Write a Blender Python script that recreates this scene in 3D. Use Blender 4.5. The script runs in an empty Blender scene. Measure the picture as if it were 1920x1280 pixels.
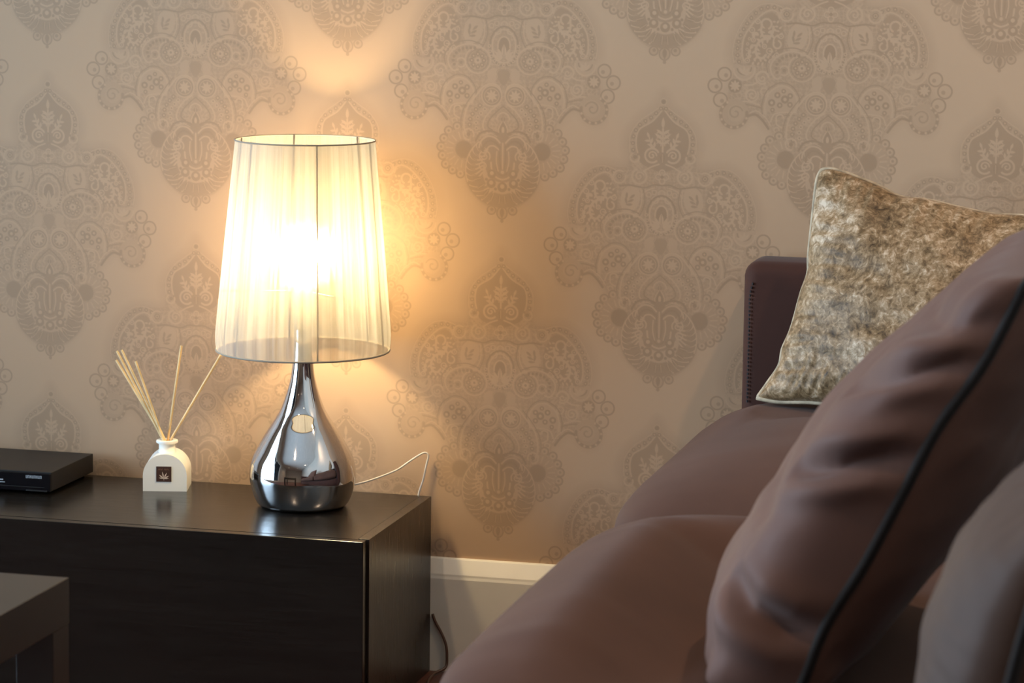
import bpy, bmesh, math, random
import numpy as np
from mathutils import Vector, Matrix, noise as mnoise

# ================================================================ camera, sky, exposure
sc = bpy.context.scene
COL = sc.collection
vs = sc.view_settings
vs.view_transform = 'Standard'; vs.look = 'None'; vs.gamma = 1.0; vs.use_curve_mapping = False
vs.exposure = 0.9
sc.cycles.use_denoising = True
sc.cycles.max_bounces = 12; sc.cycles.diffuse_bounces = 6; sc.cycles.glossy_bounces = 6
sc.cycles.transmission_bounces = 8; sc.cycles.transparent_max_bounces = 12
sc.cycles.sample_clamp_indirect = 6.0
sc.cycles.caustics_reflective = False; sc.cycles.caustics_refractive = False

CAM_F, CAM_YAW, CAM_PITCH, CAM_ROLL = 5427.854, -0.2449, -0.146, 0.0129   # focal in px of a 1920 wide frame
CAM_LOC = Vector((1.9553, -4.5641, 1.2517))
cy_, sy_, cp_, sp_ = math.cos(CAM_YAW), math.sin(CAM_YAW), math.cos(CAM_PITCH), math.sin(CAM_PITCH)
fwd = Vector((sy_*cp_, cy_*cp_, sp_)); rgt = Vector((cy_, -sy_, 0)); upv = rgt.cross(fwd)
r2 = rgt*math.cos(CAM_ROLL)+upv*math.sin(CAM_ROLL); u2 = upv*math.cos(CAM_ROLL)-rgt*math.sin(CAM_ROLL)
cam = bpy.data.cameras.new('camera'); cam_ob = bpy.data.objects.new('camera', cam); COL.objects.link(cam_ob)
M = Matrix((r2, u2, -fwd)).transposed().to_4x4(); M.translation = CAM_LOC; cam_ob.matrix_world = M
cam.sensor_width = 36; cam.lens = CAM_F*36/1920; cam.clip_start = 0.05
cam.dof.use_dof = True; cam.dof.focus_distance = 4.55; cam.dof.aperture_fstop = 9.0
sc.camera = cam_ob

world = bpy.data.worlds.new('overcast_sky'); sc.world = world; world.use_nodes = True
bg = world.node_tree.nodes['Background']; bg.inputs[0].default_value = (0.55, 0.78, 1.0, 1); bg.inputs[1].default_value = 8.2
# the daylight comes in through the window opening: a portal guides the sampling there
RX0, RX1, RY0, RY1, RZ1 = -1.46, 2.25, -6.4, 0.0, 2.40
WIN = (-3.10, -0.42, 0.12, 2.12)          # window on the left wall: y0, y1, z0, z1
pl = bpy.data.lights.new('window_portal', 'AREA'); pl.shape = 'RECTANGLE'; pl.size = WIN[1]-WIN[0]; pl.size_y = WIN[3]-WIN[2]
pl.cycles.is_portal = True
po = bpy.data.objects.new('window_portal', pl); COL.objects.link(po)
po.matrix_world = Matrix(((0, 0, -1, RX0-0.16), (-1, 0, 0, (WIN[0]+WIN[1])/2), (0, 1, 0, (WIN[2]+WIN[3])/2), (0, 0, 0, 1)))
BULB_STRENGTH = 175.0
DOWNLIGHT_W = 38.0

# ================================================================ helpers
def link(o, parent=None):
    COL.objects.link(o)
    if parent is not None: o.parent = parent
    return o
def tag(o, label=None, cat=None, group=None, kind=None):
    if label: o['label'] = label
    if cat: o['category'] = cat
    if group: o['group'] = group
    if kind: o['kind'] = kind
    return o
def thing(name, label, cat, loc=(0, 0, 0), rz=0, group=None):
    o = bpy.data.objects.new(name, None); o.empty_display_size = 0.05; link(o)
    o.location = loc; o.rotation_euler = (0, 0, rz)
    return tag(o, label, cat, group)
def obj(name, bm, m, parent=None, smooth=False, auto=None):
    me = bpy.data.meshes.new(name)
    if isinstance(bm, bmesh.types.BMesh):
        bmesh.ops.recalc_face_normals(bm, faces=bm.faces); bm.to_mesh(me); bm.free()
    else:
        v, f = bm; me.from_pydata([tuple(p) for p in v], [], f)
    me.update()
    if smooth: me.polygons.foreach_set('use_smooth', [True]*len(me.polygons))
    if m is not None: me.materials.append(m)
    if auto is not None and smooth: me.set_sharp_from_angle(angle=math.radians(auto))
    return link(bpy.data.objects.new(name, me), parent)
def add_box(bm, x0, x1, y0, y1, z0, z1, bevel=0.0, seg=2):
    r = bmesh.ops.create_cube(bm, size=1.0); vs_ = r['verts']
    for v in vs_:
        v.co = Vector((x0+(v.co.x+.5)*(x1-x0), y0+(v.co.y+.5)*(y1-y0), z0+(v.co.z+.5)*(z1-z0)))
    if bevel > 0:
        es = list({e for v in vs_ for e in v.link_edges})
        bmesh.ops.bevel(bm, geom=es, offset=bevel, segments=seg, profile=0.5, affect='EDGES')
    return bm
def box(*a, **k): return add_box(bmesh.new(), *a, **k)
def lathe(prof, n=64, cap=True):
    v, f = [], []
    for r, z in prof:
        for k in range(n):
            t = 2*math.pi*k/n; v.append((r*math.cos(t), r*math.sin(t), z))
    for i in range(len(prof)-1):
        for k in range(n):
            k2 = (k+1) % n; f.append((i*n+k, i*n+k2, (i+1)*n+k2, (i+1)*n+k))
    if cap:
        f.append(tuple(range(n-1, -1, -1))); f.append(tuple((len(prof)-1)*n+k for k in range(n)))
    return v, f
def tube(pts, r, n=10, closed=False, taper=None):
    P = [Vector(p) for p in pts]; N = len(P); v, f = [], []
    ref = None
    for i in range(N):
        if closed: t = (P[(i+1) % N]-P[i-1]).normalized()
        else: t = (P[min(i+1, N-1)]-P[max(i-1, 0)]).normalized()
        if ref is None:
            ref = Vector((0, 0, 1)) if abs(t.z) < .9 else Vector((1, 0, 0))
        a = (ref-t*ref.dot(t)).normalized(); b = t.cross(a); ref = a
        rr = r if taper is None else r*taper(i/(N-1))
        for k in range(n):
            q = 2*math.pi*k/n; v.append(P[i]+a*(rr*math.cos(q))+b*(rr*math.sin(q)))
    for i in range(N if closed else N-1):
        i2 = (i+1) % N
        for k in range(n):
            k2 = (k+1) % n; f.append((i*n+k, i*n+k2, i2*n+k2, i2*n+k))
    if not closed:
        f.append(tuple(range(n-1, -1, -1))); f.append(tuple((N-1)*n+k for k in range(n)))
    return v, f
def smooth_path(pts, n=8, closed=False): return [Vector(p) for p in catmull3(pts, n, closed)]
def catmull3(pts, n=8, closed=False):
    P = np.array(pts, float); N = len(P); out = []
    for i in range(N if closed else N-1):
        if closed: p0, p1, p2, p3 = P[(i-1) % N], P[i], P[(i+1) % N], P[(i+2) % N]
        else: p0, p1, p2, p3 = P[max(i-1, 0)], P[i], P[i+1], P[min(i+2, N-1)]
        for k in range(n):
            t = k/n; out.append(0.5*((2*p1)+(-p0+p2)*t+(2*p0-5*p1+4*p2-p3)*t*t+(-p0+3*p1-3*p2+p3)*t**3))
    if not closed: out.append(P[-1])
    return np.array(out)

# ---------------------------------------------------------------- materials
def new_mat(name):
    m = bpy.data.materials.new(name); m.use_nodes = True
    nt = m.node_tree; return m, nt, nt.nodes['Principled BSDF'], nt.nodes['Material Output']
def nd(nt, t, **kw):
    n = nt.nodes.new(t)
    for k, v in kw.items():
        if k.startswith('i_'):
            key = k[2:]; n.inputs[int(key) if key.isdigit() else key.replace('_', ' ')].default_value = v
        else: setattr(n, k, v)
    return n
def coords(nt, scale=(1, 1, 1), kind='Object', rot=(0, 0, 0)):
    tc = nd(nt, 'ShaderNodeTexCoord'); mp = nd(nt, 'ShaderNodeMapping')
    mp.inputs['Scale'].default_value = scale; mp.inputs['Rotation'].default_value = rot
    nt.links.new(tc.outputs[kind], mp.inputs[0]); return mp.outputs[0]
def ramp(nt, src, stops, interp='LINEAR'):
    r = nd(nt, 'ShaderNodeValToRGB'); cr = r.color_ramp; cr.interpolation = interp
    while len(cr.elements) < len(stops): cr.elements.new(0.5)
    for e, (p, c) in zip(cr.elements, stops): e.position = p; e.color = (*c, 1) if len(c) == 3 else c
    nt.links.new(src, r.inputs[0]); return r.outputs[0]
def bump(nt, src, bsdf, strength=0.2, dist=0.001):
    b = nd(nt, 'ShaderNodeBump'); b.inputs['Strength'].default_value = strength; b.inputs['Distance'].default_value = dist
    nt.links.new(src, b.inputs['Height']); nt.links.new(b.outputs[0], bsdf.inputs['Normal']); return b
def plain(name, col, rough=0.5, metal=0.0, spec=0.5, var=0.06, scale=14.0, bmp=0.0, bscale=200.0, **kw):
    """colour with a slight procedural mottling, optional fine relief"""
    m, nt, b, o = new_mat(name)
    n = nd(nt, 'ShaderNodeTexNoise', i_Scale=scale, i_Detail=4.0); nt.links.new(coords(nt), n.inputs['Vector'])
    lo = tuple(c*(1-var) for c in col); hi = tuple(min(1, c*(1+var)) for c in col)
    nt.links.new(ramp(nt, n.outputs[0], [(0.3, lo), (0.7, hi)]), b.inputs['Base Color'])
    b.inputs['Roughness'].default_value = rough; b.inputs['Metallic'].default_value = metal; b.inputs['Specular IOR Level'].default_value = spec
    if bmp:
        n2 = nd(nt, 'ShaderNodeTexNoise', i_Scale=bscale, i_Detail=3.0); nt.links.new(coords(nt), n2.inputs['Vector']); bump(nt, n2.outputs[0], b, bmp)
    for k, v in kw.items(): b.inputs[k.replace('_', ' ')].default_value = v
    return m
def emit(name, col, s):
    m, nt, b, o = new_mat(name); b.inputs['Base Color'].default_value = (*col, 1)
    b.inputs['Emission Color'].default_value = (*col, 1); b.inputs['Emission Strength'].default_value = s; return m
def wood(name, col, axis='X', rough=0.3, k=1.0):
    m, nt, b, o = new_mat(name)
    s = {'X': (1.2, 22, 22), 'Y': (22, 1.2, 22), 'Z': (22, 22, 1.2)}[axis]
    c = coords(nt, s)
    n = nd(nt, 'ShaderNodeTexNoise', i_Scale=2.6, i_Detail=6.0, i_Roughness=0.62, i_Distortion=0.6); nt.links.new(c, n.inputs['Vector'])
    n2 = nd(nt, 'ShaderNodeTexNoise', i_Scale=14.0, i_Detail=3.0, i_Roughness=0.7); nt.links.new(c, n2.inputs['Vector'])
    mx = nd(nt, 'ShaderNodeMath', operation='MULTIPLY_ADD'); nt.links.new(n2.outputs[0], mx.inputs[0]); mx.inputs[1].default_value = 0.5; nt.links.new(n.outputs[0], mx.inputs[2])
    nt.links.new(ramp(nt, mx.outputs[0], [(0.5, tuple(x*0.62 for x in col)), (0.95, tuple(x*1.35 for x in col))]), b.inputs['Base Color'])
    nt.links.new(ramp(nt, n2.outputs[0], [(0.3, (rough*0.85,)*3), (0.7, (rough*1.2,)*3)]), b.inputs['Roughness'])
    bump(nt, mx.outputs[0], b, 0.10*k, 0.0006); return m
def fabric(name, col, rough=0.8, sheen=0.3, weave=900.0, var=0.12, fold=0.0):
    m, nt, b, o = new_mat(name); c = coords(nt)
    n = nd(nt, 'ShaderNodeTexNoise', i_Scale=5.0, i_Detail=5.0, i_Roughness=0.6); nt.links.new(c, n.inputs['Vector'])
    nt.links.new(ramp(nt, n.outputs[0], [(0.3, tuple(x*(1-var) for x in col)), (0.7, tuple(x*(1+var) for x in col))]), b.inputs['Base Color'])
    n2 = nd(nt, 'ShaderNodeTexNoise', i_Scale=weave, i_Detail=2.0); nt.links.new(c, n2.inputs['Vector'])
    b.inputs['Roughness'].default_value = rough; b.inputs['Specular IOR Level'].default_value = 0.12
    b.inputs['Sheen Weight'].default_value = sheen; b.inputs['Sheen Roughness'].default_value = 0.45
    bump(nt, n2.outputs[0], b, 0.25, 0.0004); return m
GROUND = (0.510, 0.336, 0.211); INK = (0.373, 0.240, 0.146)
SOFA = (0.082, 0.0400, 0.0280); ARM = (0.054, 0.0215, 0.0155); CUSH = (0.108, 0.055, 0.042); CUSH2 = (0.062, 0.035, 0.025)
# ---------------------------------------------------------------- wallpaper print
# unit: 2453 units per metre; x = distance from the motif's axis, y down from the top bead
PU = 2453.0
def catmull(pts, n=10, closed=False):
    P = np.array(pts, float); out = []
    N = len(P)
    for i in range(N if closed else N-1):
        if closed:
            p0, p1, p2, p3 = P[(i-1) % N], P[i], P[(i+1) % N], P[(i+2) % N]
        else:
            p0, p1, p2, p3 = P[max(i-1, 0)], P[i], P[i+1], P[min(i+2, N-1)]
        for k in range(n):
            t = k/n
            out.append(0.5*((2*p1)+(-p0+p2)*t+(2*p0-5*p1+4*p2-p3)*t*t+(-p0+3*p1-3*p2+p3)*t**3))
    if not closed: out.append(P[-1])
    return np.array(out)

def draw_motif():
    OX, OY, W, H = 20, 60, 540, 1260
    A = np.zeros((H, W))
    def box(x0, y0, x1, y1, m):
        i0 = max(0, int(y0+OY-m)); i1 = min(H, int(y1+OY+m)+2)
        j0 = max(0, int(x0+OX-m)); j1 = min(W, int(x1+OX+m)+2)
        if i1 <= i0 or j1 <= j0: return None
        Y, X = np.mgrid[i0:i1, j0:j1]
        return slice(i0, i1), slice(j0, j1), X-OX+0.5, Y-OY+0.5
    def put(sl, d, v, soft=1.2):              # d: signed distance, inside < 0
        a = np.clip(0.5-d/soft, 0, 1)
        A[sl] = A[sl]*(1-a)+v*a
    def pdist(X, Y, P):
        D = np.full(X.shape, 1e9)
        for a, b in zip(P[:-1], P[1:]):
            d = b-a; L = d@d+1e-9
            t = np.clip(((X-a[0])*d[0]+(Y-a[1])*d[1])/L, 0, 1)
            D = np.minimum(D, (X-a[0]-t*d[0])**2+(Y-a[1]-t*d[1])**2)
        return np.sqrt(D)
    def stroke(pts, w, v, smooth=True, taper=False):
        P = catmull(pts, 8) if smooth else np.array(pts, float)
        b = box(P[:, 0].min(), P[:, 1].min(), P[:, 0].max(), P[:, 1].max(), w+3)
        if b is None: return
        put(b[:2], pdist(b[2], b[3], P)-w/2, v)
    def inside(X, Y, P):
        c = np.zeros(X.shape, bool)
        for a, b in zip(P, np.roll(P, -1, 0)):
            if a[1] == b[1]: continue
            cond = (a[1] > Y) != (b[1] > Y)
            c ^= cond & (X < (b[0]-a[0])*(Y-a[1])/(b[1]-a[1])+a[0])
        return c
    def poly(pts, v, soft=1.2, smooth=True):
        P = catmull(pts, 8, True) if smooth else np.array(pts, float)
        b = box(P[:, 0].min(), P[:, 1].min(), P[:, 0].max(), P[:, 1].max(), soft+3)
        if b is None: return
        d = pdist(b[2], b[3], np.vstack([P, P[:1]]))
        put(b[:2], np.where(inside(b[2], b[3], P), -d, d), v, soft)
    def disc(x, y, r, v, ry=None, soft=1.2):
        ry = ry or r
        b = box(x-r, y-ry, x+r, y+ry, 4+soft)
        if b is None: return
        put(b[:2], (np.hypot((b[2]-x)/r, (b[3]-y)/ry)-1)*min(r, ry), v, soft)
    def ring(x, y, r, w, v, a0=0, a1=360, ry=None):
        n = max(10, int(abs(a1-a0)/14)); ry = ry or r
        t = np.radians(np.linspace(a0, a1, n))
        stroke(np.c_[x+r*np.cos(t), y+ry*np.sin(t)], w, v, smooth=False)
    def spiral(x, y, r, w, v, a0, turns, s=1):
        t = np.linspace(0, 1, 34); ang = np.radians(a0)+s*t*turns*2*math.pi; rr = r*(1-0.8*t)
        stroke(np.c_[x+rr*np.cos(ang), y+rr*np.sin(ang)], w, v, smooth=False)
    def beads(pts, n, r, v, core=None):
        P = catmull(pts, 12); L = np.r_[0, np.cumsum(np.hypot(*np.diff(P, axis=0).T))]
        for s in np.linspace(0, L[-1], n):
            x, y = np.interp(s, L, P[:, 0]), np.interp(s, L, P[:, 1]); disc(x, y, r, v)
            if core is not None: disc(x, y, r*0.45, core)
    LT, DK, MD = 0.08, 1.0, 0.62
    def leaf(x, y, ang, L, w, v, vein=None):
        a = math.radians(ang); c, s = math.cos(a), math.sin(a)
        t = np.linspace(0, 1, 9); h = w*np.sin(math.pi*t**0.8)
        up = np.c_[t*L, h]; dn = np.c_[t*L, -h][::-1][1:-1]; Q = np.vstack([up, dn])
        P = np.c_[x+Q[:, 0]*c-Q[:, 1]*s, y+Q[:, 0]*s+Q[:, 1]*c]; poly(P, v, smooth=False)
        if vein is not None: stroke([(x+c*L*.12, y+s*L*.12), (x+c*L*.85, y+s*L*.85)], 2.4, vein, False)
    # soft stippled halo and the body
    body = [(-14, -34), (14, -34), (40, 10), (92, 52), (140, 106), (160, 170), (156, 232), (185, 246), (240, 244), (300, 262), (352, 312),
            (388, 380), (402, 450), (396, 500), (380, 520), (410, 600), (418, 640), (425, 700), (408, 742), (375, 757), (335, 742), (308, 716), (282, 716),
            (252, 742), (228, 772), (222, 850), (200, 920), (165, 960), (158, 965), (140, 1020), (100, 1066), (50, 1096), (-14, 1100), (-14, 900), (-14, 500), (-14, 100)]
    poly(body, 0.36, soft=46)
    core = [(-14, 22), (8, 22), (60, 66), (108, 106), (136, 160), (132, 214), (140, 262), (190, 268), (240, 262), (292, 280), (338, 326),
            (368, 392), (380, 452), (374, 505), (372, 530), (388, 590), (396, 640), (406, 690), (396, 722), (372, 738), (340, 722), (312, 700), (280, 700),
            (244, 726), (214, 764), (200, 850), (180, 910), (150, 950), (158, 960), (140, 1020), (100, 1066), (50, 1096), (-14, 1100), (-14, 900), (-14, 500), (-14, 100)]
    poly(core, MD, soft=10)
    # fine scribble filling between the large figures
    i, j = np.mgrid[0:H, 0:W].astype(float)
    def worm(f, ph):
        a = np.sin(j*f*1.00+2.1*np.sin(i*f*0.61+ph)+ph)+np.sin(i*f*0.93+2.3*np.sin(j*f*0.57+1.7*ph)+2*ph)
        return np.clip(1-np.abs(a)*2.2, 0, 1)
    wz = np.maximum(worm(0.21, 1.3), worm(0.17, 4.1))
    inner = A > 0.55
    A[inner] -= 0.38*wz[inner]
    # crown
    poly([(-10, 42), (10, 42), (42, 82), (92, 112), (106, 146), (106, 184), (96, 232), (60, 262), (-10, 262)], 0.86, soft=3)
    disc(0, 3, 9, DK); ring(0, 3, 13, 3, LT)
    inl = [(6, 38), (42, 80), (92, 112), (106, 145), (106, 182), (100, 206)]
    outl = [(8, 20), (50, 50), (92, 80), (128, 130), (134, 180), (132, 206)]
    stroke(inl, 6, LT); stroke(outl, 4, LT)
    beads([(10, 30), (48, 66), (94, 97), (117, 138), (120, 180), (118, 196)], 9, 8, DK, LT)
    ring(112, 226, 18, 7, LT, -60, 200); disc(110, 224, 8, DK)
    leaf(0, 108, -90, 44, 7, LT); stroke([(0, 110), (0, 200)], 7, LT)
    for k, (yy, L) in enumerate(((122, 30), (142, 38), (162, 34))):
        leaf(2, yy+8, -35, L, 6, LT); ring(16, yy+10, 9, 4, LT, 150, 330)
    stroke([(22, 196), (46, 172), (56, 140)], 5, LT)
    for q in ((30, 188, -20), (40, 176, -10), (50, 158, 0), (34, 184, -95), (46, 168, -100), (55, 146, -70)): leaf(q[0], q[1], q[2], 24, 5, LT)
    ring(42, 216, 28, 8, LT, -150, 130); spiral(42, 216, 18, 6, LT, 180, 1.2)
    leaf(0, 205, 90, 44, 10, DK, LT); stroke([(14, 250), (46, 262), (74, 280)], 6, LT)
    # scrolls under the crown, quatrefoil
    ring(92, 300, 29, 8, LT, -70, 230); spiral(92, 300, 19, 6, LT, 200, 1.1)
    for dx, dy in ((0, -17), (15, 0), (0, 17)): ring(dx, 300+dy, 11, 5, LT)
    disc(0, 300, 7, DK)
    stroke([(0, 334), (34, 332), (70, 344), (128, 336), (170, 340)], 6, DK); stroke([(30, 344), (62, 356), (84, 380)], 5, LT)
    ring(30, 362, 9, 4, LT); ring(52, 372, 9, 4, LT); ring(0, 366, 12, 5, LT); ring(26, 392, 13, 5, LT)
    # central oval
    ring(0, 452, 58, 7, DK, ry=78); ring(0, 452, 48, 6, LT, ry=66); disc(0, 446, 26, DK, ry=34); ring(0, 450, 25, 6, LT, 170, 370, ry=36)
    leaf(0, 492, -90, 48, 10, LT, DK)
    for a in (-65, -40, -15, 15): leaf(6, 500, a, 46, 6, LT)
    beads([(0, 528), (30, 518), (52, 490), (60, 452)], 6, 7, LT, DK)
    poly([(-12, 548), (16, 548), (26, 566), (10, 602), (-12, 604)], 0.8); poly([(34, 540), (66, 556), (60, 590), (34, 596)], 0.25)
    # light side leaf
    poly([(88, 368), (104, 346), (138, 342), (160, 366), (166, 410), (150, 446), (112, 436), (92, 408)], 0.16)
    for q in ((108, 372, 40), (112, 392, 25), (116, 412, 5), (140, 364, 85), (146, 384, 100)): leaf(q[0], q[1], q[2], 30, 5, 0.85)
    stroke([(84, 352), (80, 400), (96, 444), (130, 470)], 5, LT); stroke([(74, 352), (68, 404), (88, 456), (112, 476)], 4, DK)
    # shoulder lobe
    poly([(206, 316), (232, 298), (266, 312), (304, 350), (334, 402), (338, 462), (320, 500), (262, 500), (220, 470), (184, 450), (180, 380)], 0.84, soft=4)
    stroke([(200, 318), (208, 296), (234, 288), (268, 305), (305, 343), (337, 397), (343, 451), (336, 486)], 6, LT)
    stroke([(190, 276), (230, 263), (282, 272), (332, 318), (368, 389), (380, 451), (374, 494)], 4, LT)
    beads([(196, 286), (234, 275), (276, 287), (318, 330), (352, 392), (362, 451), (354, 490)], 13, 8, DK, LT)
    ring(172, 304, 25, 7, LT, -120, 190); disc(172, 302, 12, DK); ring(172, 302, 6, 3, LT)
    ring(250, 342, 20, 8, LT, 120, 380); stroke([(268, 344), (270, 372), (258, 392), (236, 398)], 9, LT)
    stroke([(222, 352), (226, 376), (240, 396), (264, 402), (282, 418), (290, 446), (280, 470), (262, 474), (250, 462)], 10, LT)
    ring(206, 420, 15, 7, LT, -30, 250); stroke([(222, 418), (218, 396), (206, 384)], 6, LT)
    for q in ((278, 386, -30), (296, 396, -70), (300, 420, 60), (312, 440, 80), (306, 462, 40), (244, 376, 200)): leaf(q[0], q[1], q[2], 26, 7, LT)
    beads([(316, 400), (324, 430), (322, 462)], 4, 6, LT, DK)
    def vine(pts, L, w, step):
        P = catmull(pts, 8); Ls = np.r_[0, np.cumsum(np.hypot(*np.diff(P, axis=0).T))]; sd = 1
        for s in np.arange(step*0.5, Ls[-1], step):
            k = min(len(P)-2, np.searchsorted(Ls, s)); d = P[k+1]-P[k]; an = math.degrees(math.atan2(d[1], d[0])); leaf(P[k][0], P[k][1], an+sd*62, L, w, LT); sd = -sd
    vine([(222, 352), (226, 376), (240, 396), (264, 402), (282, 418), (290, 446), (280, 470)], 20, 4.5, 11)
    vine([(268, 344), (270, 372), (258, 392)], 17, 4, 10); vine([(206, 436), (222, 452), (246, 486), (300, 488)], 17, 4.5, 11); vine([(196, 400), (200, 360), (214, 330)], 15, 4, 11)
    for x, y, r in ((306, 366, 10), (322, 484, 9), (236, 446, 11), (192, 388, 9), (232, 470, 9), (284, 332, 9), (300, 404, 8), (208, 462, 9), (256, 428, 8)): ring(x, y, r, 4.5, LT); disc(x, y, 3, LT)
    poly([(292, 500), (330, 506), (374, 500), (372, 536), (346, 560), (310, 552), (290, 530)], 0.3)
    ring(333, 518, 42, 7, LT, 0, 185); ring(333, 512, 28, 5, DK, 10, 180)
    for a in (200, 235, 270, 305): leaf(333, 540, a, 34, 6, LT)
    # beaded paisley
    ring(107, 510, 52, 6, LT); ring(107, 510, 42, 3, DK); disc(107, 510, 12, LT); disc(107, 510, 5, DK)
    for a in range(0, 360, 45): disc(107+25*math.cos(math.radians(a)), 510+25*math.sin(math.radians(a)), 9, DK); disc(107+25*math.cos(math.radians(a)), 510+25*math.sin(math.radians(a)), 4, LT)
    stroke([(84, 462), (140, 446), (196, 460), (228, 496), (226, 530), (208, 552), (188, 548)], 7, LT)
    stroke([(90, 448), (142, 432), (206, 446), (244, 490), (240, 530)], 4, DK)
    beads([(120, 462), (158, 462), (190, 476), (208, 504), (204, 528)], 9, 6, DK)
    ring(176, 520, 18, 6, LT, 60, 330); disc(176, 520, 7, DK)
    ring(261, 550, 24, 8, LT, -170, 120); spiral(261, 552, 15, 5, LT, 0, 1); stroke([(276, 566), (300, 578), (330, 580)], 7, LT)
    # side arm with flower, trefoil and the end scroll
    disc(368, 584, 27, DK)
    for a in range(0, 360, 45): leaf(368, 584, a, 24, 5, LT)
    spiral(300, 618, 24, 6, LT, 30, 1.4, -1); ring(300, 618, 25, 5, LT, -40, 210); ring(252, 604, 14, 5, LT)
    for x, y, r in ((410, 540, 26), (447, 585, 27), (424, 640, 27)):
        disc(x, y, r+4, 0.1); ring(x, y, r, 6, 0.95); ring(x, y, r-7, 4, LT); disc(x-6, y+4, 8, 0.75)
    stroke([(270, 656), (320, 644), (370, 652), (400, 664)], 6, LT); stroke([(262, 668), (320, 656), (372, 662)], 4, DK)
    disc(370, 695, 60, 0.42); ring(370, 695, 52, 12, 0.92, -60, 190); disc(362, 690, 34, 0.3); spiral(364, 690, 30, 6, 0.8, 200, 1.2)
    for a in range(-60, 190, 28): disc(370+52*math.cos(math.radians(a)), 695+52*math.sin(math.radians(a)), 5, LT)
    stroke([(312, 700), (284, 694), (256, 716), (232, 748)], 9, DK); stroke([(306, 688), (280, 680), (244, 706), (222, 738)], 5, LT)
    # dotted bell
    poly([(126, 672), (124, 628), (150, 590), (190, 580), (230, 606), (248, 650), (244, 680)], 0.3)
    stroke([(126, 674), (124, 628), (150, 590), (190, 580), (230, 606), (248, 650), (246, 690)], 7, LT)
    stroke([(116, 668), (114, 624), (144, 580), (190, 568), (240, 598), (260, 650), (258, 690)], 4, DK)
    for x, y, r in ((170, 632, 16), (200, 616, 12), (222, 646, 14), (150, 618, 11), (190, 655, 11), (150, 652, 11), (176, 600, 9), (218, 674, 9)): disc(x, y, r, DK); disc(x, y, r*.42, LT)
    stroke([(126, 680), (170, 682), (210, 690), (224, 720)], 6, LT); stroke([(130, 692), (170, 694), (204, 702)], 4, DK)
    # flower medallion flowing into a drop
    stroke([(8, 640), (20, 612), (50, 602), (84, 616), (112, 650), (146, 694), (160, 740), (160, 784), (146, 812)], 7, LT)
    stroke([(96, 612), (130, 652), (160, 698), (174, 744), (172, 790)], 4, DK)
    disc(48, 650, 40, 0.85); ring(48, 650, 41, 5, LT); ring(48, 650, 30, 3, LT); disc(48, 650, 9, LT)
    for a in range(0, 360, 45): leaf(48, 650, a+10, 27, 5, LT)
    beads([(96, 690), (124, 720), (138, 756), (134, 790)], 6, 9, DK, LT); beads([(76, 704), (104, 736), (112, 772), (98, 800)], 6, 8, LT, DK)
    stroke([(16, 684), (46, 704), (76, 742), (82, 778), (62, 800)], 6, LT); stroke([(0, 690), (30, 716), (58, 748), (62, 774), (44, 786)], 5, DK)
    ring(188, 706, 15, 6, LT, 180, 400); stroke([(202, 710), (200, 730), (180, 742)], 6, LT); ring(142, 806, 22, 7, LT, -200, 90); disc(142, 806, 8, DK); ring(196, 784, 16, 6, LT, 120, 400)
    ring(200, 752, 10, 4, LT); ring(0, 742, 26, 5, LT, 180, 360); leaf(0, 756, -90, 30, 8, DK, LT)
    poly([(-10, 760), (0, 752), (15, 788), (0, 826), (-10, 820)], DK); disc(0, 786, 6, LT, ry=14); stroke([(4, 752), (20, 788), (4, 826)], 4, LT)
    # fan
    disc(161, 867, 35, 0.98, soft=5)
    for k, a in enumerate((-72, -48, -26, -5, 16, 38, 60, 82)):
        r = 92+3*(k % 2); x, y = 161+r*math.cos(math.radians(a)), 867+r*math.sin(math.radians(a))*1.04
        c, s = math.cos(math.radians(a)), math.sin(math.radians(a))
        stroke([(161+52*c, 867+52*s), (x-8*c, y-8*s)], 26, 0.45, False); disc(x, y, 20, 0.45)
        ring(x, y, 17, 4.5, 0.95, a-120, a+120); ring(x, y, 9, 4, LT); disc(x, y, 4, 0.9); stroke([(161+46*c, 867+46*s), (161+72*c, 867+72*s)], 5, LT, False)
    # pomegranate
    disc(0, 946, 157, 0.85, ry=150, soft=3)
    ring(0, 946, 153, 5, LT, -50, 20, ry=146)
    for a in range(-46, 84, 10):
        P = []
        for q in range(7):
            rr = 150-q*11; an = math.radians(a-8+q*(4.2 if a < 62 else 1.5)-q*q*0.9*(1 if a < 30 else 0.2)); P.append((rr*math.cos(an), 946+rr*math.sin(an)*0.97))
        stroke(P, 6.5, LT if ((a+46)//10) % 2 else 0.12); stroke([(x*0.97, 946+(y-946)*0.97) for x, y in P[:4]], 3, DK)
    disc(0, 950, 82, 0.2, ry=92, soft=4)
    for a in range(16, 100, 17):
        c, s = math.cos(math.radians(a)), math.sin(math.radians(a)); leaf(84*c, 952+92*s, a, 44, 8, DK, LT)
    disc(0, 915, 74, 0.8, ry=80, soft=3)
    ring(74, 892, 22, 6, LT, 150, 420); spiral(74, 892, 15, 5, LT, 0, 1); ring(82, 930, 14, 5, LT)
    stroke([(0, 984), (26, 974), (44, 944), (48, 916)], 7, LT); stroke([(0, 968), (16, 960), (28, 934)], 5, DK); disc(0, 954, 7, LT)
    for x, y, r in ((44, 962, 18), (46, 1000, 19), (0, 1014, 20)): disc(x, y, r, 0.95); disc(x, y-3, r*.45, LT)
    for x, y in ((28, 1022), (66, 984)): disc(x, y, 6, DK)
    # plume
    stroke([(12, 836), (34, 816), (64, 812), (90, 832), (98, 858)], 7, LT); stroke([(16, 850), (38, 832), (62, 832), (80, 852), (82, 872)], 8, DK)
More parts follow.
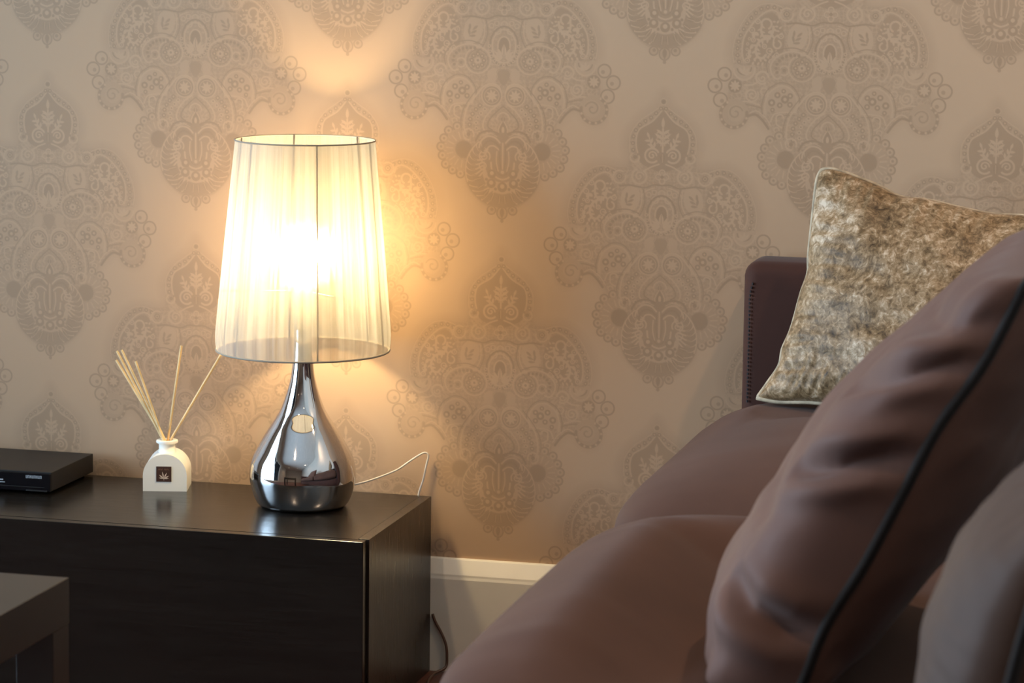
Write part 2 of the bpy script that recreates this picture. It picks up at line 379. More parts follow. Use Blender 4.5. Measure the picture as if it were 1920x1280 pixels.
    stroke([(14, 866), (36, 850), (58, 854), (68, 876)], 6, LT); stroke([(20, 800), (54, 790), (92, 800), (112, 830)], 8, DK); stroke([(24, 812), (58, 800), (94, 814)], 3, LT)
    stroke([(0, 838), (0, 940)], 6, LT); stroke([(11, 850), (12, 900), (7, 940)], 6, DK); stroke([(24, 872), (26, 910), (18, 950)], 5, LT)
    # tail
    disc(44, 1107, 20, 0.3); ring(44, 1107, 17, 5, 0.92); disc(42, 1104, 7, 0.9); disc(0, 1118, 24, 0.35); ring(0, 1118, 21, 5, 0.92, ry=24); leaf(0, 1096, 90, 44, 9, DK); disc(0, 1150, 7, 0.8)
    half = A[:, OX:]
    return np.hstack([half[:, ::-1], half]), OY      # axis at the middle column

def wallpaper_cell(cols):
    """ink mask of one full repeat, 1300 x 1302 units, two motifs in half drop"""
    M, OY = draw_motif(); W, H = 1300, 1302
    big = np.zeros((H, W))
    for cx, cy in cols:
        ii = (np.arange(M.shape[0])-OY+cy) % H; jj = (np.arange(M.shape[1])-M.shape[1]//2+cx) % W
        cur = big[np.ix_(ii, jj)]; big[np.ix_(ii, jj)] = np.maximum(cur, M)
    return big
# ================================================================ the room
M_ceiling = plain('ceiling_paint', (0.80, 0.78, 0.74), 0.9)
M_wallpaint = plain('wall_paint', (0.62, 0.57, 0.50), 0.9, var=0.03, bmp=0.05)
M_gloss = plain('white_gloss_paint', (0.78, 0.70, 0.58), 0.32, var=0.03)
M_floor = wood('dark_red_floorboards', (0.09, 0.028, 0.016), 'Y', 0.35)
def struct(name, bm, m, **k): return tag(obj(name, bm, m, **k), kind='structure')
T = 0.15
struct('floor', box(RX0-T, RX1+T, RY0-T, RY1+T, -0.12, 0.0), M_floor)
struct('ceiling', box(RX0-T, RX1+T, RY0-T, RY1+T, RZ1, RZ1+0.12), M_ceiling)
wall_back = struct('wall_back', box(RX0-T, RX1+T, 0.0012, T, 0, RZ1), M_wallpaint)
struct('wall_right', box(RX1, RX1+T, RY0, RY1, 0, RZ1), M_wallpaint)
struct('wall_front', box(RX0-T, RX1+T, RY0-T, RY0, 0, RZ1), M_wallpaint)
b = bmesh.new(); y0, y1, z0, z1 = WIN
add_box(b, RX0-T, RX0, RY0, y0, 0, RZ1); add_box(b, RX0-T, RX0, y1, RY1, 0, RZ1)
add_box(b, RX0-T, RX0, y0, y1, 0, z0); add_box(b, RX0-T, RX0, y0, y1, z1, RZ1)
struct('wall_left', b, M_wallpaint)
# window: frame, mullion, panes
win = tag(thing('window_1', None, None), kind='structure')
b = bmesh.new(); f = 0.06; xa, xb = RX0-0.11, RX0-0.05
for ya, yb, za, zb in ((y0, y0+f, z0, z1), (y1-f, y1, z0, z1), (y0+f, y1-f, z0, z0+f), (y0+f, y1-f, z1-f, z1), ((y0+y1)/2-f/2, (y0+y1)/2+f/2, z0+f, z1-f)):
    add_box(b, xa, xb, ya, yb, za, zb, 0.004)
obj('window_frame', b, M_gloss, win)
mg, nt, bs, out = new_mat('window_glass')
tr = nd(nt, 'ShaderNodeBsdfTransparent'); gl = nd(nt, 'ShaderNodeBsdfGlossy'); gl.inputs['Roughness'].default_value = 0.02
fr = nd(nt, 'ShaderNodeFresnel', i_IOR=1.45); mx = nd(nt, 'ShaderNodeMixShader')
nt.links.new(fr.outputs[0], mx.inputs[0]); nt.links.new(tr.outputs[0], mx.inputs[1]); nt.links.new(gl.outputs[0], mx.inputs[2]); nt.links.new(mx.outputs[0], out.inputs[0])
ym = (y0+y1)/2
for ya, yb in ((y0+f, ym-f/2), (ym+f/2, y1-f)):
    obj('pane', box(RX0-0.084, RX0-0.078, ya, yb, z0+f, z1-f), mg, win)
# coving and skirting
struct('trim_1', box(RX0, RX1, -0.05, 0.0, 2.2224, RZ1, bevel=0.012), M_ceiling)
bb = bmesh.new()
prof = [(0, 0.0), (-0.020, 0.0), (-0.020, 0.158), (-0.0185, 0.1625), (-0.0180, 0.166), (-0.0065, 0.189), (-0.004, 0.191), (0, 0.191)]
va = [bb.verts.new((RX0, p[0], p[1])) for p in prof]; vb = [bb.verts.new((RX1, p[0], p[1])) for p in prof]
for i in range(len(prof)): bb.faces.new((va[i], va[(i+1) % len(prof)], vb[(i+1) % len(prof)], vb[i]))
bb.faces.new(va); bb.faces.new(vb[::-1])
struct('baseboard_back', bb, M_gloss)
struct('baseboard_right', box(RX1-0.02, RX1, RY0, -0.02, 0, 0.191, bevel=0.004), M_gloss)

# wallpaper: one printed repeat, hung all over the back wall
mw, nt, bs, out = new_mat('damask_wallpaper')
at = nd(nt, 'ShaderNodeAttribute', attribute_name='ink')
nz = nd(nt, 'ShaderNodeTexNoise', i_Scale=900.0, i_Detail=2.0); nt.links.new(coords(nt), nz.inputs['Vector'])
mixc = nd(nt, 'ShaderNodeMix', data_type='RGBA')
mixc.inputs['A'].default_value = (*GROUND, 1); mixc.inputs['B'].default_value = (*INK, 1)
nt.links.new(at.outputs['Fac'], mixc.inputs['Factor']); nt.links.new(mixc.outputs['Result'], bs.inputs['Base Color'])
nt.links.new(ramp(nt, at.outputs['Fac'], [(0.0, (0.52,)*3), (1.0, (0.40,)*3)]), bs.inputs['Roughness'])
nt.links.new(ramp(nt, at.outputs['Fac'], [(0.0, (0.35,)*3), (1.0, (0.6,)*3)]), bs.inputs['Specular IOR Level'])
bump(nt, nz.outputs[0], bs, 0.05, 0.0003)
cell = wallpaper_cell(((981, 491), (331, 491+651)))
NX, NY, PW, PH = 650, 651, 0.53, 0.5306
sm = (cell+np.roll(cell, 1, 0)+np.roll(cell, 1, 1)+np.roll(np.roll(cell, 1, 0), 1, 1))/4
ink = sm[::2, ::2]; ink = np.vstack([ink, ink[:1]]); ink = np.hstack([ink, ink[:, :1]])         # (NY+1, NX+1), row 0 = top
gx, gz = np.meshgrid(np.arange(NX+1)/NX*PW, PH-np.arange(NY+1)/NY*PH)
co = np.zeros(((NX+1)*(NY+1), 3)); co[:, 0] = gx.ravel(); co[:, 2] = gz.ravel()
ii, jj = np.meshgrid(np.arange(NX), np.arange(NY)); k0 = (jj*(NX+1)+ii).ravel()
quads = np.c_[k0, k0+NX+1, k0+NX+2, k0+1].astype(np.int32)
me = bpy.data.meshes.new('wallpaper_panel'); me.vertices.add(len(co)); me.vertices.foreach_set('co', co.ravel())
me.loops.add(quads.size); me.loops.foreach_set('vertex_index', quads.ravel())
me.polygons.add(len(quads)); me.polygons.foreach_set('loop_start', np.arange(len(quads), dtype=np.int32)*4)
me.update(calc_edges=True); me.validate()
a = me.attributes.new('ink', 'FLOAT', 'POINT'); a.data.foreach_set('value', ink.ravel().astype(np.float32)); me.materials.append(mw)
for cx in range(7):
    for cz in range(4):
        o = bpy.data.objects.new('wallpaper_panel', me); link(o, wall_back); o.location = (RX0+cx*PW, 0.0, 0.10+cz*PH)

# ceiling downlights
M_trim = plain('downlight_trim', (0.75, 0.74, 0.72), 0.35)
M_led = emit('downlight_glow', (1.0, 0.80, 0.58), 9.0)
DL = [(1.95, -0.75), (0.35, -2.2), (1.75, -2.9), (-0.6, -4.6), (1.0, -4.6)]
DN = ['ceiling downlight above the far end of the sofa', 'ceiling downlight above the low black table', 'ceiling downlight above the middle of the sofa', 'ceiling downlight nearest the window at the back of the room', 'ceiling downlight at the back of the room']
DP = (0.8, 1.1, 0.35, 1.0, 1.0)
for (x, y), lb, pw_ in zip(DL, DN, DP):
    t = thing('downlight', lb, 'ceiling light', (x, y, RZ1), 0, 'recessed ceiling downlights')
    obj('trim_ring', lathe([(0.034, -0.0005), (0.036, -0.006), (0.046, -0.006), (0.048, -0.0005)], 32, cap=False), M_trim, t, True)
    obj('lens', lathe([(0.033, -0.0006), (0.033, -0.002)], 24), M_led, t)
    L = bpy.data.lights.new('downlight_lamp', 'SPOT'); L.energy = DOWNLIGHT_W*pw_; L.color = (1.0, 0.74, 0.50); L.spot_size = math.radians(125); L.spot_blend = 0.9; L.shadow_soft_size = 0.035
    lo = bpy.data.objects.new('downlight_lamp', L); link(lo, t); lo.location = (0, 0, -0.012)

# ================================================================ low black cabinet
M_black = wood('black_brown_wood', (0.0085, 0.0066, 0.0050), 'X', 0.22, 0.45)
M_blackz = wood('black_brown_wood_upright', (0.020, 0.0135, 0.0095), 'Z', 0.30, 1.4)
ZC = 0.2972; CXL, CXR, CYB, CYF = -0.755, 0.6855, -0.022, -0.397
cab = thing('media_cabinet', 'low wide black wood cabinet standing against the wallpapered wall', 'cabinet', ((CXL+CXR)/2, (CYB+CYF)/2, 0))
def rel(o, p):
    o.location = -Vector(p.location); return o
W_ = 0.018
rel(obj('top_panel', box(CXL+W_+0.0001, CXR-W_-0.0001, CYF+0.0197, CYB, ZC-W_, ZC), M_black, cab), cab)
for x0, x1 in ((CXL, CXL+W_), (CXR-W_, CXR)):
    rel(obj('side_panel', box(x0, x1, CYF+0.0225, CYB, 0.0, ZC, bevel=0.0005), M_blackz, cab), cab)
rel(obj('bottom_panel', box(CXL+W_, CXR-W_, CYF+0.0225, CYB, 0.012, 0.03), M_black, cab), cab)
rel(obj('back_panel', box(CXL+W_, CXR-W_, CYB-0.008, CYB-0.002, 0.03, ZC-W_-0.0003), M_black, cab), cab)
xm = (CXL+CXR)/2
for x0, x1 in ((CXL+0.0015, xm-0.0015), (xm+0.0015, CXR-0.0035)):
    rel(obj('drawer_front', box(x0, x1, CYF+0.001, CYF+0.019, 0.012, ZC-0.0003, bevel=0.0010), M_black, cab), cab)

# ================================================================ table lamp
LX, LY = 0.5055, -0.156
lamp = thing('table_lamp', 'lit table lamp with chrome teardrop base and pleated cream shade', 'lamp', (LX, LY, ZC))
M_chrome = plain('polished_chrome', (0.62, 0.60, 0.60), 0.05, 1.0, var=0.02)
P0 = [(0.0678, 0.0008), (0.0739, 0.0060), (0.0799, 0.0186), (0.0851, 0.0380), (0.0868, 0.0540), (0.0824, 0.0777), (0.0710, 0.1007), (0.0571, 0.1244), (0.0450, 0.1429), (0.0355, 0.1596), (0.0272, 0.1823), (0.0207, 0.2060), (0.0181, 0.2217), (0.0162, 0.2380), (0.0145, 0.2600), (0.0138, 0.2900)]
pr_ = [(0.060, 0.0004), (0.065, 0.0001)]+[tuple(p) for p in catmull3([(a_, b_, 0) for a_, b_ in P0], 6)[:, :2]]
obj('base', lathe(pr_, 128), M_chrome, lamp, True, 50)
M_white_plastic = plain('lamp_holder_plastic', (0.7, 0.66, 0.58), 0.4)
obj('lamp_holder', lathe([(0.012, 0.290), (0.019, 0.292), (0.019, 0.345), (0.0165, 0.350), (0.0165, 0.372)], 32), M_white_plastic, lamp, True, 40)
M_bulb = emit('warm_bulb', (1.0, 0.775, 0.42), BULB_STRENGTH)
bp = [(0.0135, 0.372), (0.0140, 0.380), (0.020, 0.393)]+[(0.030*math.cos(t), 0.415+0.030*math.sin(t)) for t in np.linspace(-0.72, math.pi/2-0.06, 10)]
obj('bulb', lathe(bp, 32), M_bulb, lamp, True)
# shade: gathered organza over wire
SB, ST, RB, RT = 0.2566, 0.5952, 0.1440, 0.1118
SOX = 0.003
ms, nt, bs, out = new_mat('pleated_organza')
tc = nd(nt, 'ShaderNodeTexCoord'); sx = nd(nt, 'ShaderNodeSeparateXYZ'); nt.links.new(tc.outputs['Object'], sx.inputs[0])
an = nd(nt, 'ShaderNodeMath', operation='ARCTAN2'); nt.links.new(sx.outputs['Y'], an.inputs[0]); nt.links.new(sx.outputs['X'], an.inputs[1])
cb = nd(nt, 'ShaderNodeCombineXYZ'); nt.links.new(an.outputs[0], cb.inputs[0]); nt.links.new(sx.outputs['Z'], cb.inputs[1])
def streak(sa, sz, det, seed):
    mp = nd(nt, 'ShaderNodeMapping'); mp.inputs['Scale'].default_value = (sa, sz, 1); mp.inputs['Location'].default_value = (seed, seed*.7, seed)
    nt.links.new(cb.outputs[0], mp.inputs[0]); n = nd(nt, 'ShaderNodeTexNoise', i_Scale=1.0, i_Detail=det, i_Roughness=0.6); nt.links.new(mp.outputs[0], n.inputs['Vector']); return n.outputs[0]
s1 = streak(9, 1.3, 2.0, 3.1); s2 = streak(70, 2.0, 3.0, 7.7)
ad = nd(nt, 'ShaderNodeMath', operation='MULTIPLY_ADD'); nt.links.new(s2, ad.inputs[0]); ad.inputs[1].default_value = 0.55; nt.links.new(s1, ad.inputs[2])
dens = ramp(nt, ad.outputs[0], [(0.64, (0, 0, 0)), (0.92, (1, 1, 1))])          # how many layers of cloth overlap
thin = nd(nt, 'ShaderNodeMix', data_type='RGBA'); thin.inputs['A'].default_value = (0.185, 0.177, 0.160, 1); thin.inputs['B'].default_value = (0.056, 0.048, 0.032, 1)
nt.links.new(dens, thin.inputs['Factor'])
tl = nd(nt, 'ShaderNodeBsdfTranslucent'); nt.links.new(thin.outputs['Result'], tl.inputs[0])
df = nd(nt, 'ShaderNodeBsdfDiffuse'); df.inputs[0].default_value = (0.66, 0.65, 0.63, 1)
tp = nd(nt, 'ShaderNodeBsdfTransparent'); tp.inputs[0].default_value = (1.0, 0.95, 0.85, 1)
m1 = nd(nt, 'ShaderNodeMixShader'); m1.inputs[0].default_value = 0.46; nt.links.new(tl.outputs[0], m1.inputs[1]); nt.links.new(df.outputs[0], m1.inputs[2])
m2 = nd(nt, 'ShaderNodeMixShader'); m2.inputs[0].default_value = 0.32; nt.links.new(m1.outputs[0], m2.inputs[1]); nt.links.new(tp.outputs[0], m2.inputs[2]); rf = nd(nt, 'ShaderNodeBsdfRefraction', i_IOR=1.32, i_Roughness=0.62); rf.inputs[0].default_value = (1.0, 0.95, 0.86, 1)      # sheer threads scatter the bulb's light forward
m3 = nd(nt, 'ShaderNodeMixShader'); m3.inputs[0].default_value = 0.085; nt.links.new(m2.outputs[0], m3.inputs[1]); nt.links.new(rf.outputs[0], m3.inputs[2]); nt.links.new(m3.outputs[0], out.inputs[0])
rnd = random.Random(4)
NA, NV = 720, 26
edges = [0.0]
while edges[-1] < 2*math.pi: edges.append(edges[-1]+rnd.uniform(0.055, 0.14))
k_ = 2*math.pi/edges[-1]; edges = [e*k_ for e in edges]; amps = [rnd.uniform(0.0004, 0.0016) for _ in edges]; tw = [rnd.uniform(-0.03, 0.03) for _ in edges]
v, fc = [], []
for i in range(NV+1):
    q = i/NV; R_ = RB+(RT-RB)*q; R_ -= 0.0045*max(0, 1-q/0.10)**2
    for k in range(NA):
        t = 2*math.pi*k/NA; j = np.searchsorted(edges, t+1e-9)-1; j = min(j, len(edges)-2)
        ph = (t-edges[j])/(edges[j+1]-edges[j]); w = amps[j]*math.sin(math.pi*ph)*(0.35+0.65*math.sin(math.pi*min(1, q*1.02)))
        r_ = R_+w; v.append((SOX*q+r_*math.cos(t+tw[j]*0.0), r_*math.sin(t), SB+(ST-SB)*q))
for i in range(NV):
    for k in range(NA):
        k2 = (k+1) % NA; fc.append((i*NA+k, i*NA+k2, (i+1)*NA+k2, (i+1)*NA+k))
shade = obj('shade', (v, fc), ms, lamp, True)
M_wire = plain('shade_wire', (0.34, 0.27, 0.19), 0.5)
M_braid = plain('shade_edging', (0.30, 0.25, 0.19), 0.8, bmp=0.3, bscale=600)
circ = lambda R_, z, n=96, ox=0: [(ox+R_*math.cos(2*math.pi*k/n), R_*math.sin(2*math.pi*k/n), z) for k in range(n)]
obj('bottom_ring', tube(circ(RB-0.0042, SB), 0.0017, 8, True), M_braid, shade, True)
obj('top_ring', tube(circ(RT+0.0004, ST, ox=SOX), 0.0013, 8, True), M_braid, shade, True)
vd = math.atan2(CAM_LOC.y-LY, CAM_LOC.x-LX)+math.radians(9.5)
for k in range(6):
    t = vd+k*math.pi/3
    obj('rib', tube([((RB-0.006)*math.cos(t), (RB-0.006)*math.sin(t), SB), ((RT-0.003)*math.cos(t)+SOX, (RT-0.003)*math.sin(t), ST)], 0.0014, 6), M_wire, shade, True)
for k in range(3):
    t = vd+0.4+k*2*math.pi/3; zz = 0.352; q = (zz-SB)/(ST-SB); R_ = RB+(RT-RB)*q-0.003
    obj('spider_arm', tube([(0.018*math.cos(t), 0.018*math.sin(t), zz), (R_*math.cos(t), R_*math.sin(t), zz)], 0.0013, 6), M_wire, shade, True)
# cord: along the cabinet, up and over its back edge, down behind it and out at the skirting
M_cord = plain('clear_cord', (0.72, 0.66, 0.60), 0.25, var=0.1, scale=60.0)
cpts = [(0.558, -0.135, 0.3270), (0.5847, -0.12, 0.3300), (0.5995, -0.1, 0.3325), (0.6193, -0.075, 0.3385), (0.6348, -0.05, 0.3445), (0.6445, -0.035, 0.3515), (0.6581, -0.02, 0.3615), (0.6705, -0.012, 0.3680), (0.6764, -0.010, 0.3630),
        (0.6735, -0.010, 0.3480), (0.6680, -0.010, 0.3220), (0.6610, -0.012, 0.2980), (0.6560, -0.013, 0.2600), (0.6530, -0.013, 0.2200), (0.6540, -0.0255, 0.1850)]
cpts = cpts[:-1]
obj('cord', tube([Vector(p)-Vector((LX, LY, ZC)) for p in smooth_path(cpts, 6)], 0.0017, 8), M_cord, lamp, True)
M_cord2 = plain('brown_cord', (0.10, 0.05, 0.03), 0.4)
c2 = tag(obj('power_cable', tube(smooth_path([(0.6900, -0.0232, 0.098), (0.6950, -0.0235, 0.0850), (0.7060, -0.024, 0.0660), (0.7140, -0.025, 0.0470), (0.7165, -0.027, 0.0270), (0.715, -0.033, 0.010), (0.70, -0.06, 0.0028), (0.72, -0.14, 0.0028), (0.80, -0.2, 0.0028)], 6), 0.0024, 8), M_cord2, None, True),
         'thin brown cable hanging against the white skirting beside the cabinet', 'cable')

# ================================================================ reed diffuser
BX, BY, BR = 0.2430, -0.0820, math.radians(14.4)
M_ceramic = plain('white_ceramic', (0.88, 0.86, 0.82), 0.28, var=0.02)
dif = thing('reed_diffuser', 'white arched ceramic diffuser bottle with six reeds on the cabinet', 'diffuser', (BX, BY, ZC), BR)
hw, hd, hs, ht = 0.0365, 0.036, 0.026, 0.0625
outl = [(-hw, 0.0), (hw, 0.0), (hw, hs)]+[(hw*math.cos(t), hs+(ht-hs)*math.sin(t)) for t in np.linspace(0, math.pi, 25)[1:-1]]+[(-hw, hs)]
b = bmesh.new(); fv = [b.verts.new((x, -hd, z)) for x, z in outl]; bv = [b.verts.new((x, hd, z)) for x, z in outl]; n = len(outl)
for i in range(n): b.faces.new((fv[i], fv[(i+1) % n], bv[(i+1) % n], bv[i]))
ff = b.faces.new(fv); bf = b.faces.new(bv[::-1])
es = [e for e in b.edges if e.calc_face_angle(0) > 0.6]
bmesh.ops.bevel(b, geom=es, offset=0.0035, segments=3, profile=0.5, affect='EDGES')
bottle = obj('bottle', b, M_ceramic, dif, True, 40)
obj('neck', lathe([(0.0150, 0.0605), (0.0138, 0.0635), (0.0136, 0.0735), (0.0150, 0.0750), (0.0178, 0.0762), (0.0182, 0.0780), (0.0178, 0.0802), (0.0160, 0.0810), (0.0105, 0.0806), (0.0100, 0.0780), (0.0100, 0.0640)], 40, cap=False), M_ceramic, dif, True, 50)
M_tag = plain('dark_brown_label', (0.055, 0.022, 0.014), 0.5); M_tagp = plain('pale_print', (0.62, 0.50, 0.42), 0.6)
lab = obj('label', box(-0.0142, 0.0110, -hd-0.0006, -hd, 0.0165, 0.0420), M_tag, dif)
def flat(polys, y, name, m, parent):
    vv, f_ = [], []
    for P in polys:
        s_ = len(vv); k = len(P); vv += [(x, y, z) for x, z in P]+[(x, y-0.00015, z) for x, z in P]
        f_.append(tuple(range(s_, s_+k))); f_.append(tuple(range(s_+2*k-1, s_+k-1, -1)))
        for i in range(k): f_.append((s_+i, s_+(i+1) % k, s_+k+(i+1) % k, s_+k+i))
    return obj(name, (vv, f_), m, parent)
def leafp(ox, oz, ang, L, w):
    t = [0, .2, .4, .55, .7, .85, 1]; h = [0.15, .5, .9, 1, .8, .45, 0]
    c_, s_ = math.cos(math.radians(ang)), math.sin(math.radians(ang))
    pts = [(a_*L, w*h_) for a_, h_ in zip(t, h)]+[(a_*L, -w*h_) for a_, h_ in list(zip(t, h))[::-1][1:]]
    return [(ox+x*c_-z*s_, oz+x*s_+z*c_) for x, z in pts]
flat([leafp(-0.0016, 0.0215, a_, L_, w_) for a_, L_, w_ in ((102, .0122, .0010), (64, .0112, .0010), (140, .0100, .0010), (30, .0100, .0010), (170, .0085, .0008), (4, .0085, .0008), (-88, .0032, .0004))], -hd-0.0006, 'leaf_emblem', M_tagp, lab)
M_tagd = plain('dull_print', (0.30, 0.17, 0.12), 0.6)
bars = []
for k in range(9):
    if k == 4: continue
    x0 = -0.0106+k*0.0020; bars += [[(x0, .0360), (x0+.0004, .0360), (x0+.0004, .0382), (x0, .0382)], [(x0+.0004, .0378 if k % 2 else .0360), (x0+.0013, .0378 if k % 2 else .0360), (x0+.0013, .0382 if k % 2 else .0364), (x0+.0004, .0382 if k % 2 else .0364)]]
flat(bars, -hd-0.0006, 'label_lettering', M_tagd, lab)
M_reed = plain('rattan_reed', (0.80, 0.57, 0.29), 0.6, var=0.18, scale=40)
inv = Matrix.Rotation(-BR, 4, 'Z')
for tip, (ox, oy) in (((0.1404, -0.050, 0.5025), (-0.004, 0.001)), ((0.1455, -0.060, 0.5197), (-0.0055, -0.003)), ((0.1581, -0.070, 0.5235), (-0.002, -0.005)), ((0.1868, -0.080, 0.5074), (-0.0045, -0.006)),
                      ((0.2644, -0.070, 0.5359), (0.001, 0.003)), ((0.3330, -0.068, 0.5235), (0.005, -0.002))):
    tp_ = inv @ (Vector(tip)-Vector((BX, BY, ZC))); nk = Vector((ox, oy, 0.079)); d_ = tp_-nk
    bot = nk-d_.normalized()*0.02
    bot.x = max(-0.0085, min(0.0085, bot.x)); bot.y = max(-0.0085, min(0.0085, bot.y))
    obj('reed', tube([bot, nk, tp_], 0.0021, 8), M_reed, dif, True, 40)

# ================================================================ set-top box
M_case = plain('black_metal_case', (0.012, 0.0095, 0.0085), 0.45, spec=0.35, var=0.05)
M_face = plain('glossy_black_plastic', (0.004, 0.004, 0.006), 0.10)
M_silver = plain('silver_print', (0.42, 0.44, 0.47), 0.4)
DX0, DX1, DYF, DYB = -0.295, 0.084, -0.204, -0.018
dvd = thing('media_player', 'slim black media player lying on the left of the cabinet', 'media player', ((DX0+DX1)/2, (DYF+DYB)/2, ZC))
D0 = dvd.location
rel(obj('case', box(DX0, DX1, DYF+0.006, DYB, ZC+0.0045, ZC+0.0365, bevel=0.001), M_case, dvd), dvd)
fa = rel(obj('front_panel', box(DX0, DX1, DYF, DYF+0.0058, ZC+0.0045, ZC+0.0345, bevel=0.0008), M_face, dvd), dvd)
for x0, y0_ in ((DX0+0.02, DYF+0.02), (DX1-0.045, DYF+0.02), (DX0+0.02, DYB-0.035), (DX1-0.03, DYB-0.03)):
    rel(obj('foot', box(x0, x0+0.02, y0_, y0_+0.015, ZC, ZC+0.0046, bevel=0.0005), M_face, dvd), dvd)
rel(obj('trim_strip', box(DX0, DX1-0.010, DYF-0.0006, DYF, ZC+0.0110, ZC+0.0122), M_case, dvd), dvd)
rel(obj('tray_lip', box(DX1-0.042, DX1-0.004, DYF-0.0022, DYF, ZC+0.0048, ZC+0.0072, bevel=0.0008), M_case, dvd), dvd)
pol = []
x0 = DX1-0.0425
for k in range(8):
    w = 0.0027; a_ = x0+k*0.0036; z0_, z1_ = ZC+0.0262, ZC+0.0312; s_ = 0.0008
    pol += [[(a_, z0_), (a_+s_, z0_), (a_+s_, z1_), (a_, z1_)], [(a_+w-s_, z0_), (a_+w, z0_), (a_+w, z1_), (a_+w-s_, z1_)]]
    zz = (z0_, z1_-s_, (z0_+z1_)/2)[k % 3]; pol.append([(a_+s_, zz), (a_+w-s_, zz), (a_+w-s_, zz+s_), (a_+s_, zz+s_)])
rel(flat(pol, DYF, 'printed_lettering', M_silver, dvd), dvd)
rel(flat([[(DX1-0.16, ZC+0.0205), (DX1-0.083, ZC+0.0205), (DX1-0.083, ZC+0.0225), (DX1-0.16, ZC+0.0225)], [(DX1-0.16, ZC+0.0165), (DX1-0.080, ZC+0.0165), (DX1-0.080, ZC+0.0180), (DX1-0.16, ZC+0.0180)]], DYF, 'printed_lines', M_silver, dvd), dvd)

# ================================================================ low table in the corner of the view
M_table = plain('black_brown_foil', (0.022, 0.017, 0.014), 0.33, var=0.08, scale=30)
TX1, TYB, TZ, TT, TL = 0.604, -1.360, 0.450, 0.057, 0.050
tab = thing('coffee_table', 'low square black-brown table in front of the cabinet', 'table', (TX1-0.275, TYB-0.275, 0))
rel(obj('table_top', box(TX1-0.55, TX1, TYB-0.55, TYB, TZ-TT, TZ, bevel=0.0012), M_table, tab), tab)
for x0 in (TX1-0.55, TX1-TL):
    for y0_ in (TYB-0.55, TYB-TL):
        rel(obj('leg', box(x0+0.0008, x0+TL-0.0008, y0_+0.0008, y0_+TL-0.0008, 0, TZ-TT-0.0008, bevel=0.0008), M_table, tab), tab)

# ================================================================ sofa
M_sofa = fabric('brown_sofa_fabric', SOFA, 0.8, 0.04)
M_arm = fabric('dark_brown_arm_fabric', ARM, 0.7, 0.08)
M_stitch = plain('dark_thread', (0.012, 0.008, 0.010), 0.8)
M_piping = fabric('dark_piping', (0.014, 0.011, 0.010), 0.8, 0.1)
M_foot = plain('sofa_foot_black', (0.02, 0.018, 0.016), 0.4)
SXF, SXB, SYE = 1.214, 2.17, -2.86
sofa = thing('sofa', 'brown upholstered sofa with its end against the patterned wall', 'sofa', ((SXF+SXB)/2, SYE/2, 0))
rel(obj('base', box(SXF+0.03, SXB, SYE+0.002, -0.008, 0.06, 0.335, bevel=0.02), M_arm, sofa, True, 35), sofa)
for ya, yb in ((-0.118, -0.006), (SYE, SYE+0.112)):
    arm = rel(obj('armrest', box(SXF, SXB, ya, yb, 0.055, 0.722, bevel=0.024, seg=5), M_arm, sofa, True, 50), sofa)
vv, f_ = [], []
def dash(p, q, r):
    s_ = len(vv); a_, b_ = tube([p, q], r, 5); vv.extend(a_); f_.extend(tuple(i+s_ for i in t_) for t_ in b_)
z = 0.50
while z < 0.690:
    dash((SXF+0.0125+0.009*max(0, (z-0.66)/0.04)**2, -0.1165-0.002, z), (SXF+0.0125+0.009*max(0, (z+0.003-0.66)/0.04)**2, -0.1165-0.002, z+0.0034), 0.0017); z += 0.0062
rel(obj('stitching', (vv, f_), M_stitch, sofa), sofa)
rel(obj('backrest', box(1.955, SXB, SYE+0.114, -0.120, 0.335, 0.715, bevel=0.03, seg=4), M_arm, sofa, True, 50), sofa)
for x in (SXF+0.08, SXB-0.08):
    for y in (SYE+0.08, -0.09):
        rel(obj('foot', box(x-0.025, x+0.025, y-0.025, y+0.025, 0, 0.06, bevel=0.003), M_foot, sofa), sofa)
